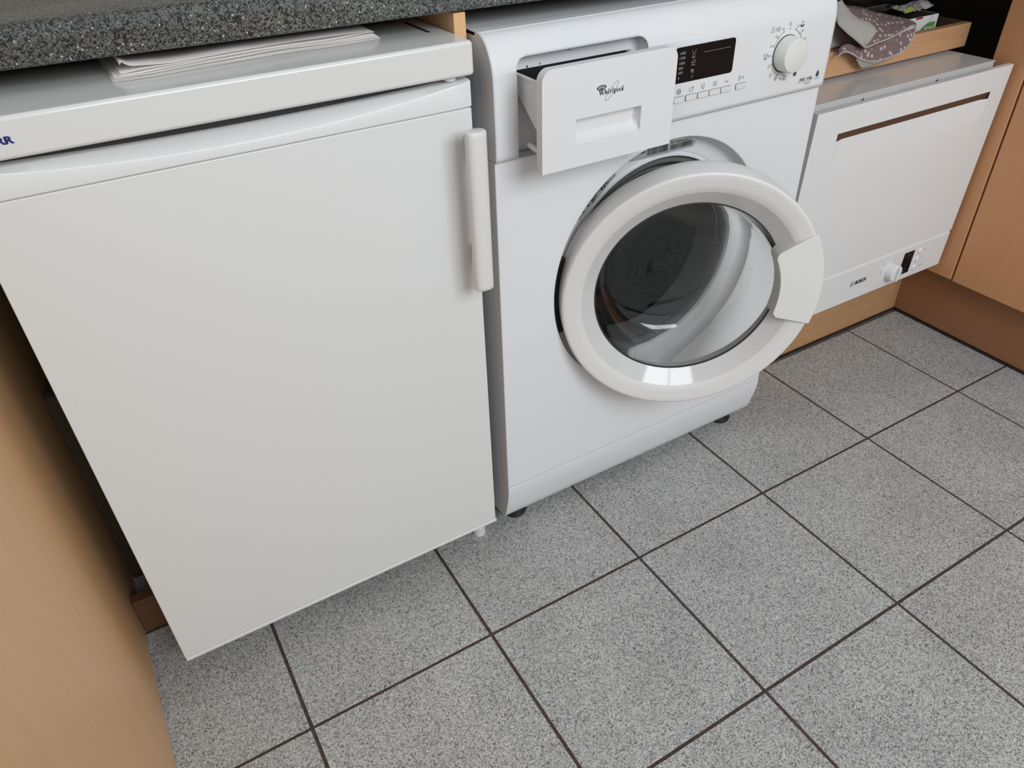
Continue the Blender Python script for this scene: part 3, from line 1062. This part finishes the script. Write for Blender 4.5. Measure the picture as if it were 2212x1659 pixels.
# porthole recess in the front panel, gasket and drum
obj('door_recess', lathe([(0.2068, 0.1658), (0.2064, 0.172), (0.2045, 0.180), (0.2005, 0.1865), (0.1965, 0.1885), (0.1785, 0.1905), (0.1768, 0.1925), (0.1745, 0.1895), (0.1715, 0.1895), (0.1695, 0.196), (0.1690, 0.20)],
                         PC[0], PC[1], 128), 'washer', WM, smooth=True)
obj('door_gasket', lathe([(0.1693, 0.1975), (0.1670, 0.1930), (0.1620, 0.1925), (0.1585, 0.1965), (0.1565, 0.2060), (0.1545, 0.2070), (0.1525, 0.2020), (0.1500, 0.2010), (0.1485, 0.2060), (0.1485, 0.2450),
                          (0.1560, 0.2520), (0.1640, 0.2500), (0.1690, 0.2300)], PC[0], PC[1], 96, True), 'rubber', WM, smooth=True)
obj('drum_front', lathe([(0.1650, 0.2530), (0.1600, 0.2570), (0.1650, 0.2610), (0.2360, 0.2660), (0.2360, 0.2640), (0.1700, 0.2545)], PC[0], PC[1], 96, True), 'greyplastic', WM, smooth=True)
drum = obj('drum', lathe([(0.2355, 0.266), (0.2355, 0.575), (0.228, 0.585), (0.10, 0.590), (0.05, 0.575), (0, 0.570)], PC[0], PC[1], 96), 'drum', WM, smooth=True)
for k in range(3):
    a = math.radians(90 + 120 * k + 25)
    bm = bmesh.new()
    q = []
    for y in (0.29, 0.31, 0.54, 0.56):
        h = 0.045 if 0.3 < y < 0.55 else 0.005
        q.append([(rr * math.cos(a + da) + PC[0], y, rr * math.sin(a + da) + PC[1]) for rr, da in ((0.235, -0.16), (0.235 - h * 0.8, -0.07), (0.235 - h, 0), (0.235 - h * 0.8, 0.07), (0.235, 0.16))])
    grid(q, bm)
    obj('drum_paddle', bm, 'greyplastic', drum, smooth=True)

# stickers in the recess
sy = 0.1878
bm = bmesh.new()
pts = [(0.6705, 0.6435), (0.7932, 0.6425), (0.7975, 0.6500)]
a0, a1 = math.atan2(0.6500 - PC[1], 0.7975 - PC[0]), math.atan2(0.6480 - PC[1], 0.6730 - PC[0])
pts = [(0.6712, 0.6436), (0.7930, 0.6425)] + [(PC[0] + 0.1960 * math.cos(lerp(1.235, 1.875, i / 12)), PC[1] + 0.1960 * math.sin(lerp(1.235, 1.875, i / 12))) for i in range(13)]
prism_y(pts, sy, sy + 0.0003, bm)
st = obj('service_sticker', bm, 'sticker', WM)
bm = bmesh.new()
random.seed(3)
for xa, xb, za, zb in ((0.7030, 0.7425, 0.6462, 0.6572), (0.7478, 0.7893, 0.6460, 0.6535)):
    x = xa
    while x < xb:
        wd = random.choice((0.0005, 0.0007, 0.0011, 0.0015))
        rectf(bm, x, min(x + wd, xb), za, zb, sy - 0.0002)
        x += wd + random.choice((0.0004, 0.0006, 0.0009))
rectf(bm, 0.6800, 0.6990, 0.6518, 0.6580, sy - 0.0002)
obj('printed_barcodes', bm, 'ink', st)
text('printed_number', '00 1249 011655', 0.7478, 0.6547, sy - 0.0002, 0.0045, 'ink', st, fit=0.0405)
text('printed_word', 'SERVICE', 0.6812, 0.6534, sy - 0.0004, 0.0042, 'paleink', st, fit=0.0165)
# second sticker on the upper left of the recess
cx_, cz_ = PC


def pol(r_, a):
    return (cx_ + r_ * math.cos(math.radians(a)), cz_ + r_ * math.sin(math.radians(a)))


def chord(u, v_):
    """strip frame: u along the chord, v outward"""
    aa = math.radians(130.5)
    ux, uz = math.sin(aa), -math.cos(aa)
    rx, rz = math.cos(aa), math.sin(aa)
    return (cx_ + 0.1795 * rx + u * ux + v_ * rx, cz_ + 0.1795 * rz + u * uz + v_ * rz)


bm = bmesh.new()
pts = [chord(-0.042, 0.0), chord(0.042, 0.0)] + [pol(0.1960, 130.5 - lerp(13.0, -13.0, i / 10)) for i in range(11)]
prism_y(pts, sy, sy + 0.0003, bm)
st2 = obj('code_sticker', bm, 'sticker', WM)
bm = bmesh.new()
u = -0.040
while u < 0.040:
    wd = random.choice((0.0006, 0.001, 0.0024, 0.004))
    h = math.sqrt(max(0, 0.1950 ** 2 - u * u)) - 0.1795
    v0 = random.choice((0.0015, 0.003, 0.006))
    if h > v0 + 0.001:
        q = [chord(u, v0), chord(u + wd, v0), chord(u + wd, h), chord(u, h)]
        bm.faces.new([bm.verts.new((x, sy - 0.0002, z)) for x, z in q])
    u += wd + random.choice((0.0005, 0.0009, 0.0014))
obj('printed_codes', bm, 'ink', st2)
text('printed_letter', 'R', *chord(0.003, 0.0015), sy - 0.0004, 0.0085, 'paleink', st2, rot=math.radians(40.5))

# hinge block in the recess
obj('door_hinge', box(0.5305, 0.556, 0.176, 0.195, 0.395, 0.525), 'black', WM, bevel=0.004)

# ---- round door, swung open about its left edge
DA = math.radians(26.0)
E1 = Vector((math.cos(DA), -math.sin(DA), 0))
EN = Vector((math.sin(DA), math.cos(DA), 0))
DC = Vector((0.5455, 0.15, 0.459)) + 0.1846 * E1


def todoor(bm):
    """local (x, y=depth behind the face, z) -> world"""
    for v_ in bm.verts:
        x, y, z = v_.co
        v_.co = DC + x * E1 + y * EN + Vector((0, 0, z))
    return bm


dw = obj('door', todoor(lathe([(0.1705, 0.0), (0.1800, -0.0022), (0.1900, -0.0044), (0.1950, -0.0052), (0.1968, -0.0050), (0.1984, -0.0038), (0.1992, -0.0018), (0.2005, 0.0250), (0.2000, 0.0400), (0.1985, 0.0430),
                               (0.1940, 0.0440), (0.1560, 0.0450), (0.1500, 0.0420), (0.1485, 0.0300), (0.1485, 0.0205)], 0, 0, 160, True)), 'ring', WM, smooth=True)
obj('bezel', todoor(lathe([(0.1704, 0.0004), (0.1456, 0.0202), (0.1456, 0.0215), (0.1484, 0.0215)], 0, 0, 160, True)), 'bezel', dw, smooth=True)
outer = [(0.1455, 0.0220), (0.1445, 0.0300), (0.1420, 0.0420), (0.1390, 0.0560), (0.1345, 0.0740), (0.1285, 0.0900), (0.1200, 0.1010), (0.1080, 0.1070), (0.0800, 0.1105), (0.0400, 0.1120), (0.0, 0.1125)]
inner = [(0.0, 0.1080), (0.0400, 0.1076), (0.0790, 0.1062), (0.1060, 0.1028), (0.1165, 0.0975), (0.1242, 0.0880), (0.1302, 0.0725), (0.1347, 0.0550), (0.1377, 0.0412), (0.1410, 0.0295), (0.1432, 0.0220)]
obj('glass_bowl', todoor(lathe(outer + inner, 0, 0, 128, True)), 'glass', dw, smooth=True)
obj('glass_seal', todoor(lathe([(0.1456, 0.0203), (0.1456, 0.0219), (0.1432, 0.0219), (0.1432, 0.0203)], 0, 0, 128, True)), 'darkgrey', dw, smooth=True)
# grip: thick pad across the ring
bm = bmesh.new()
A0, A1, RI, RO = -16.4, 29.2, 0.1345, 0.2006
out = []
rc = 0.007
for i in range(25):
    a = math.radians(lerp(A0, A1, i / 24))
    out.append((RO * math.cos(a), RO * math.sin(a)))
n_in = 24
for i in range(n_in + 1):
    f = i / n_in
    a = lerp(A1 + 0.4, A0 - 0.3, f)
    e = min(f, 1 - f)
    rr = RI + (0.008 * (1 - math.sqrt(max(0, 1 - (1 - e / 0.09) ** 2))) if e < 0.09 else 0) + 0.0015 * math.cos((f - 0.5) * PI * 2) * 0
    aa = math.radians(a)
    out.append((rr * math.cos(aa), rr * math.sin(aa)))
plate(out, [], -0.0092, 0.0190, bm)
obj('door_grip', todoor(bm), 'pad', dw, bevel=0.0016)

# ------------------------------------------------------------------ compact dishwasher
DX0, DX1 = 1.0780, 1.6335
DWT = thing('dishwasher', 'compact white dishwasher in the niche above the plinth', 'dishwasher', (1.355, 0.43, 0.182))


def lean(bm, k=0.027):
    for v_ in bm.verts:
        v_.co.y += (0.637 - v_.co.z) * k
    return bm


YF = 0.195
obj('case', lean(box(DX0 + 0.004, DX1 - 0.006, 0.2315, 0.69, 0.1870, 0.6335), 0.0), 'dish', DWT, bevel=0.002)
obj('top_cover', box(DX0 + 0.002, DX1 - 0.003, 0.2310, 0.695, 0.6340, 0.6375), 'sheet', DWT, bevel=0.0012)
obj('top_flange', box(DX0 + 0.006, DX1 - 0.012, 0.2280, 0.2305, 0.5980, 0.6360), 'sheet', DWT, bevel=0.0006)
for x in (1.232, 1.443):
    bm = bmesh.new()
    for v_ in lathe([(0, 0), (0.0022, 0), (0.0030, 0.0006), (0.0032, 0.0014), (0, 0.0014)], 0, 0, 16, False, bm).verts:
        a, b2, c = v_.co
        v_.co = (x + a, 0.2266 + b2, 0.6295 + c)
    obj('screw', bm, 'screw', DWT, smooth=True)
# door: grip slot with a shallow scoop beneath
SX0, SX1 = 1.1430, 1.5850
SZ0, SZ1 = 0.5775, 0.5915
SCZ = 0.5300
bm = bmesh.new()
zl = [0.2768, 0.40, 0.50, SCZ] + [lerp(SCZ, SZ0, i / 8) for i in range(1, 9)] + [SZ1, 0.637]
xl = [DX0, SX0 - 0.004] + [lerp(SX0, SX0 + 0.02, i / 5) for i in range(6)] + [1.36] + [lerp(SX1 - 0.02, SX1, i / 5) for i in range(6)] + [SX1 + 0.004, DX1]


def scoop(x, z):
    if z <= SCZ or z > SZ0 + 1e-6:
        return 0.0
    f = (z - SCZ) / (SZ0 - SCZ)
    e = min(1, max(0, min(x - SX0, SX1 - x) / 0.02 + 0.0))
    return 0.0044 * f * e


vv = [[bm.verts.new((x, YF + scoop(x, z), z)) for x in xl] for z in zl]
for j in range(len(zl) - 1):
    for i in range(len(xl) - 1):
        if abs(zl[j] - SZ0) < 1e-6 and xl[i] >= SX0 - 1e-6 and xl[i + 1] <= SX1 + 1e-6:
            continue
        bm.faces.new((vv[j][i], vv[j][i + 1], vv[j + 1][i + 1], vv[j + 1][i]))
back = [[(x, YF + 0.0100, z) for x in (DX0, DX1)] for z in (0.2768, 0.637)]
per = [v_ for v_ in vv[0]] + [r_[-1] for r_ in vv[1:]] + vv[-1][-2::-1] + [r_[0] for r_ in vv[-2:0:-1]]
pb = [bm.verts.new((v_.co.x, YF + 0.0100, v_.co.z)) for v_ in per]
for i in range(len(per)):
    bm.faces.new((per[i], pb[i], pb[(i + 1) % len(per)], per[(i + 1) % len(per)]))
ddoor = obj('door', lean(bm), 'dish', DWT, smooth=True)
sb = box(SX0 - 0.012, SX1 + 0.014, YF + 0.0046, YF + 0.0098, SZ0 - 0.002, SZ1 + 0.002)
addbox(sb, SX1 + 0.0002, SX1 + 0.0012, YF + 0.0004, YF + 0.0047, SZ0 - 0.002, SZ1 + 0.001)
addbox(sb, SX0 - 0.0012, SX0 - 0.0002, YF + 0.0004, YF + 0.0047, SZ0 - 0.002, SZ1 + 0.001)
obj('grip_slot', lean(sb), 'brownslot', ddoor)
obj('door_core', lean(box(DX0 + 0.004, DX1 - 0.004, YF + 0.0102, 0.2200, 0.2800, 0.6000)), 'dish', ddoor)
# control panel
cp = prism_x([(YF + 0.0045, 0.2745), (YF, 0.2700), (YF, 0.1885), (YF + 0.002, 0.1865), (0.216, 0.1865), (0.216, 0.2745)], DX0, DX1)
cpan = obj('control_panel', lean(cp), 'dish', DWT, bevel=0.0008)


def ly_at(z):
    return YF + (0.637 - z) * 0.027


bm = bmesh.new()
addbox(bm, 1.4815, 1.5155, YF - 0.0006, YF + 0.001, 0.2030, 0.2588)
DSH = 0.0170     # measured on the un-leaned plane: shift right with the lean
dsp = obj('display', lean(bm), 'screen', cpan)
for z, sz in ((0.2525, 0.004), (0.2255, 0.004), (0.2165, 0.004), (0.2085, 0.0035)):
    bm = bmesh.new()
    spot(bm, 1.498, z, 0.0008, 0.0013, ly_at(z) - 0.0008)
    obj('printed_dot', bm, 'paleink', dsp)
kb = lathe([(0, YF - 0.0165), (0.0165, YF - 0.0165), (0.0185, YF - 0.0150), (0.0192, YF - 0.012), (0.0200, YF - 0.0005), (0.0200, YF + 0.001), (0, YF + 0.001)], 1.4475, 0.2245, 48)
knob = obj('program_knob', lean(kb), 'dish', cpan, smooth=True)
bm = box(1.4445, 1.4505, YF - 0.0215, YF - 0.0164, 0.2065, 0.2425)
obj('knob_ridge', lean(bm), 'dish', knob, bevel=0.002)
for x, z in ((1.538, 0.2500), (1.5365, 0.2300), (1.5355, 0.2085)):
    obj('push_button', lean(lathe([(0, YF - 0.0028), (0.0060, YF - 0.0028), (0.0072, YF - 0.0016), (0.0074, YF + 0.001), (0, YF + 0.001)], x, z, 28)), 'dish', cpan, smooth=True)
bm = bmesh.new()
def C_(pts, wd=0.0006, closed=False):
    yy = ly_at(sum(p_[1] for p_ in pts) / len(pts)) - 0.0003
    ribbon(bm, pts, wd, yy, closed)
for x, z, wd in ((1.4165, 0.2528, 0.006), (1.4165, 0.2490, 0.008), (1.447, 0.2535, 0.006), (1.4765, 0.2345, 0.006), (1.4765, 0.2285, 0.006), (1.412, 0.2345, 0.005), (1.413, 0.2290, 0.007),
                 (1.4675, 0.2075, 0.007), (1.4675, 0.2010, 0.009), (1.556, 0.2110, 0.009), (1.556, 0.2080, 0.009), (1.554, 0.2320, 0.006), (1.555, 0.2510, 0.006)):
    C_([(x - wd / 2, z), (x + wd / 2, z)], 0.0009)
for x, z in ((1.5475, 0.2300), (1.5465, 0.2092), (1.551, 0.2510)):
    spot(bm, x, z, 0.0012, 0.0012, ly_at(z) - 0.0003)
C_(ell(1.4475, 0.2245, 0.0225, 0.0225, 10, 0, 1.2, 1.7), 0.0007)
C_(ell(1.4475, 0.2245, 0.0225, 0.0225, 10, 0, 0.1, 0.5), 0.0007)
obj('printed_marks', bm, 'greyink', cpan)
bm = bmesh.new()
by = ly_at(0.2315) - 0.0004
ribbon(bm, ell(1.3190, 0.2315, 0.0052, 0.0062, 28), 0.0010, by)
ribbon(bm, [(1.3168, 0.2345), (1.3168, 0.2285)], 0.0012, by)
ribbon(bm, [(1.3212, 0.2345), (1.3212, 0.2285)], 0.0012, by)
ribbon(bm, [(1.3168, 0.2315), (1.3212, 0.2315)], 0.0012, by)
obj('brand_mark', bm, 'greyink', cpan)
text('brand_lettering', 'BOSCH', 1.3290, 0.2275, by, 0.0125, 'ink', cpan, fit=0.0345, bold=0.0006)

# ------------------------------------------------------------------ things in the shelf drawer
def unproject(u, v_, y):
    d = Vector(((u - 1106) / 1622.615, (v_ - 829.5) / 1622.615, 1))
    wv = Vector([R[0][i] * d[0] + R[1][i] * d[1] + R[2][i] * d[2] for i in range(3)])
    t_ = (y - CAM[1]) / wv.y
    return Vector(CAM) + t_ * wv


def cz(x, yy, depth):
    return unproject(1780 + x / 6.9125, yy / 6.9125, depth)


CL = thing('star_cloth', 'folded mauve cloth with pale stars and grey fleece lining on the drawer rail', 'cloth', (1.35, 0.35, 0.69))


def patch(name, lower, upper, dl, du, m, nu=26, nv=8, sag=0.0, th=0.0022):
    dl = dl if isinstance(dl, (list, tuple)) else [dl] * len(lower)
    du = du if isinstance(du, (list, tuple)) else [du] * len(upper)
    a = interp([cz(*p_, d) for p_, d in zip(lower, dl)], nu)
    b_ = interp([cz(*p_, d) for p_, d in zip(upper, du)], nu)
    rows = []
    for j in range(nv + 1):
        f = j / nv
        rw = []
        for i in range(nu):
            q = a[i].lerp(b_[i], f)
            k = math.sin(PI * f)
            q = q + Vector((0, -0.35 * sag * k, sag * k)) + Vector((0, 0, 0.0007 * math.sin(i * 0.9 + j * 1.7) * k))
            rw.append(q)
        rows.append(rw)
    o = obj(name, grid(rows), m, CL, smooth=True)
    md = o.modifiers.new('thickness', 'SOLIDIFY')
    md.thickness = th
    md.offset = -1
    return o, a, b_


lo = [(185, 855), (270, 785), (350, 775), (440, 815), (560, 890), (740, 915), (930, 870), (1170, 765), (1300, 610), (1372, 420)]
up = [(190, 840), (240, 705), (345, 655), (470, 680), (600, 715), (790, 670), (960, 590), (1120, 520), (1260, 450), (1368, 405)]
lay, ea, eb = patch('lower_fold', lo, up, [0.308, 0.304, 0.302, 0.300, 0.298, 0.297, 0.298, 0.300, 0.305, 0.313], [0.310, 0.312, 0.312, 0.310, 0.306, 0.305, 0.306, 0.308, 0.312, 0.315], 'stars')
obj('piping', tube(ea, 0.0016, 6), 'fleece', lay, smooth=True)
lo2 = [(605, 715), (680, 690), (800, 640), (1000, 560), (1180, 460), (1310, 385), (1372, 395)]
up2 = [(280, 60), (420, 85), (570, 105), (740, 160), (930, 205), (1150, 260), (1350, 352)]
lay2, ea, eb = patch('upper_fold', lo2, up2, [0.294, 0.294, 0.295, 0.296, 0.300, 0.307, 0.313], [0.35, 0.355, 0.36, 0.365, 0.365, 0.36, 0.325], 'stars', sag=0.004)
obj('piping', tube(ea, 0.0017, 6), 'fleece', lay2, smooth=True)
cuff_l = [(185, 45), (178, 160), (205, 340), (330, 480), (480, 605), (600, 720)]
cuff_r = [(290, 55), (395, 175), (560, 290), (690, 330), (785, 465), (612, 712)]
patch('turned_cuff', cuff_l, cuff_r, [0.342, 0.336, 0.322, 0.312, 0.300, 0.290], [0.344, 0.337, 0.324, 0.314, 0.300, 0.289], 'fleece', sag=0.006)
patch('hanging_lining', [(555, 1010), (600, 1012), (740, 965), (880, 905), (1000, 850)], [(470, 870), (560, 895), (740, 918), (900, 880), (1020, 835)], 0.309, 0.3015, 'fleece', nv=4)
patch('rear_lining', [(60, 765), (150, 715), (230, 690), (340, 660), (470, 665)], [(140, 290), (210, 370), (300, 470), (400, 560), (480, 630)], [0.345] * 5, [0.358] * 5, 'fleece', sag=0.003)

# carton
CB = thing('carton', 'open white cardboard carton with green printed corner behind the cloth', 'carton', (1.53, 0.44, 0.6555))
def wallbox(x0, x1, y0, y1, z0, z1, th=0.0012):
    b = bmesh.new()
    addbox(b, x0, x1, y0, y0 + th, z0, z1)
    addbox(b, x0, x1, y1 - th, y1, z0, z1)
    addbox(b, x0, x0 + th, y0 + th, y1 - th, z0, z1)
    addbox(b, x1 - th, x1, y0 + th, y1 - th, z0, z1)
    addbox(b, x0 + th, x1 - th, y0 + th, y1 - th, z0, z0 + th)
    return b
BX0, BX1, BY0, BY1, BZ0, BZ1 = 1.40, 1.6180, 0.372, 0.500, 0.6560, 0.7045
obj('carton_walls', wallbox(BX0, BX1, BY0, BY1, BZ0, BZ1), 'carton', CB)
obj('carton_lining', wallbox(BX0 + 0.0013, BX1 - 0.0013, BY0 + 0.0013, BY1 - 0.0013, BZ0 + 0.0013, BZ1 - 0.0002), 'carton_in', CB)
bm = bmesh.new()
bm.faces.new([bm.verts.new((x, BY0 - 0.0004, z)) for x, z in [(1.566, 0.6740), (1.6115, 0.6740), (1.6130, 0.6900)] + [(1.6130 - 0.047 * (i / 8), 0.6900 + 0.0035 * math.sin(PI * i / 8 * 0.8) - 0.015 * (i / 8) ** 2) for i in range(1, 8)]])
obj('green_print', bm, 'green', CB)
text('printed_word', 'anni', 1.5800, 0.6760, BY0 - 0.0008, 0.0140, 'whiteink', CB, fit=0.028)
bm = bmesh.new()
rectf(bm, 1.545, 1.566, 0.7005, 0.7044, BY0 - 0.0004)
obj('red_print', bm, 'red', CB)
bm = bmesh.new()
ribbon(bm, [(1.563, 0.6700), (1.5665, 0.6780), (1.578, 0.6850), (1.592, 0.6930), (1.600, 0.7040)], 0.0009, BY0 - 0.0004)
obj('printed_curve', bm, 'greyink', CB)

# crumpled clear packet behind the carton
bm = bmesh.new()
rows = []
random.seed(11)
for j in range(7):
    rw = []
    for i in range(15):
        f, g_ = i / 14, j / 6
        rw.append((lerp(1.548, 1.640, f) + random.uniform(-0.002, 0.002), 0.402 + 0.05 * g_, 0.7085 + 0.009 * math.sin(PI * g_) * (0.6 + 0.4 * math.sin(9 * f)) + 0.004 * f + random.uniform(-0.0022, 0.0022)))
    rows.append(rw)
grid(rows, bm)
pk = obj('snack_packet', bm, 'foil', origin=(1.62, 0.44, 0.7060), smooth=False)
pk.modifiers.new('thickness', 'SOLIDIFY').thickness = 0.001
tagthing(pk, 'crumpled shiny packet with a lime edge lying on the open carton', 'packet')
bm = bmesh.new()
grid([[(x + 0.0, y - 0.0012, z + 0.0006) for x, y, z in rows[0][:6]], [(x, y - 0.0006, z + 0.0016) for x, y, z in rows[1][:6]]], bm)
obj('lime_edge', bm, 'lime', pk)

# print and specks too small to pick apart
for o in bpy.data.objects:
    if o.name.split('.')[0] in ('printed_symbols', 'printed_marks', 'rust_marks', 'printed_barcodes', 'printed_codes', 'printed_drops', 'brand_lettering', 'brand_mark', 'printed_spiral', 'printed_bulb'):
        o['kind'] = 'stuff'
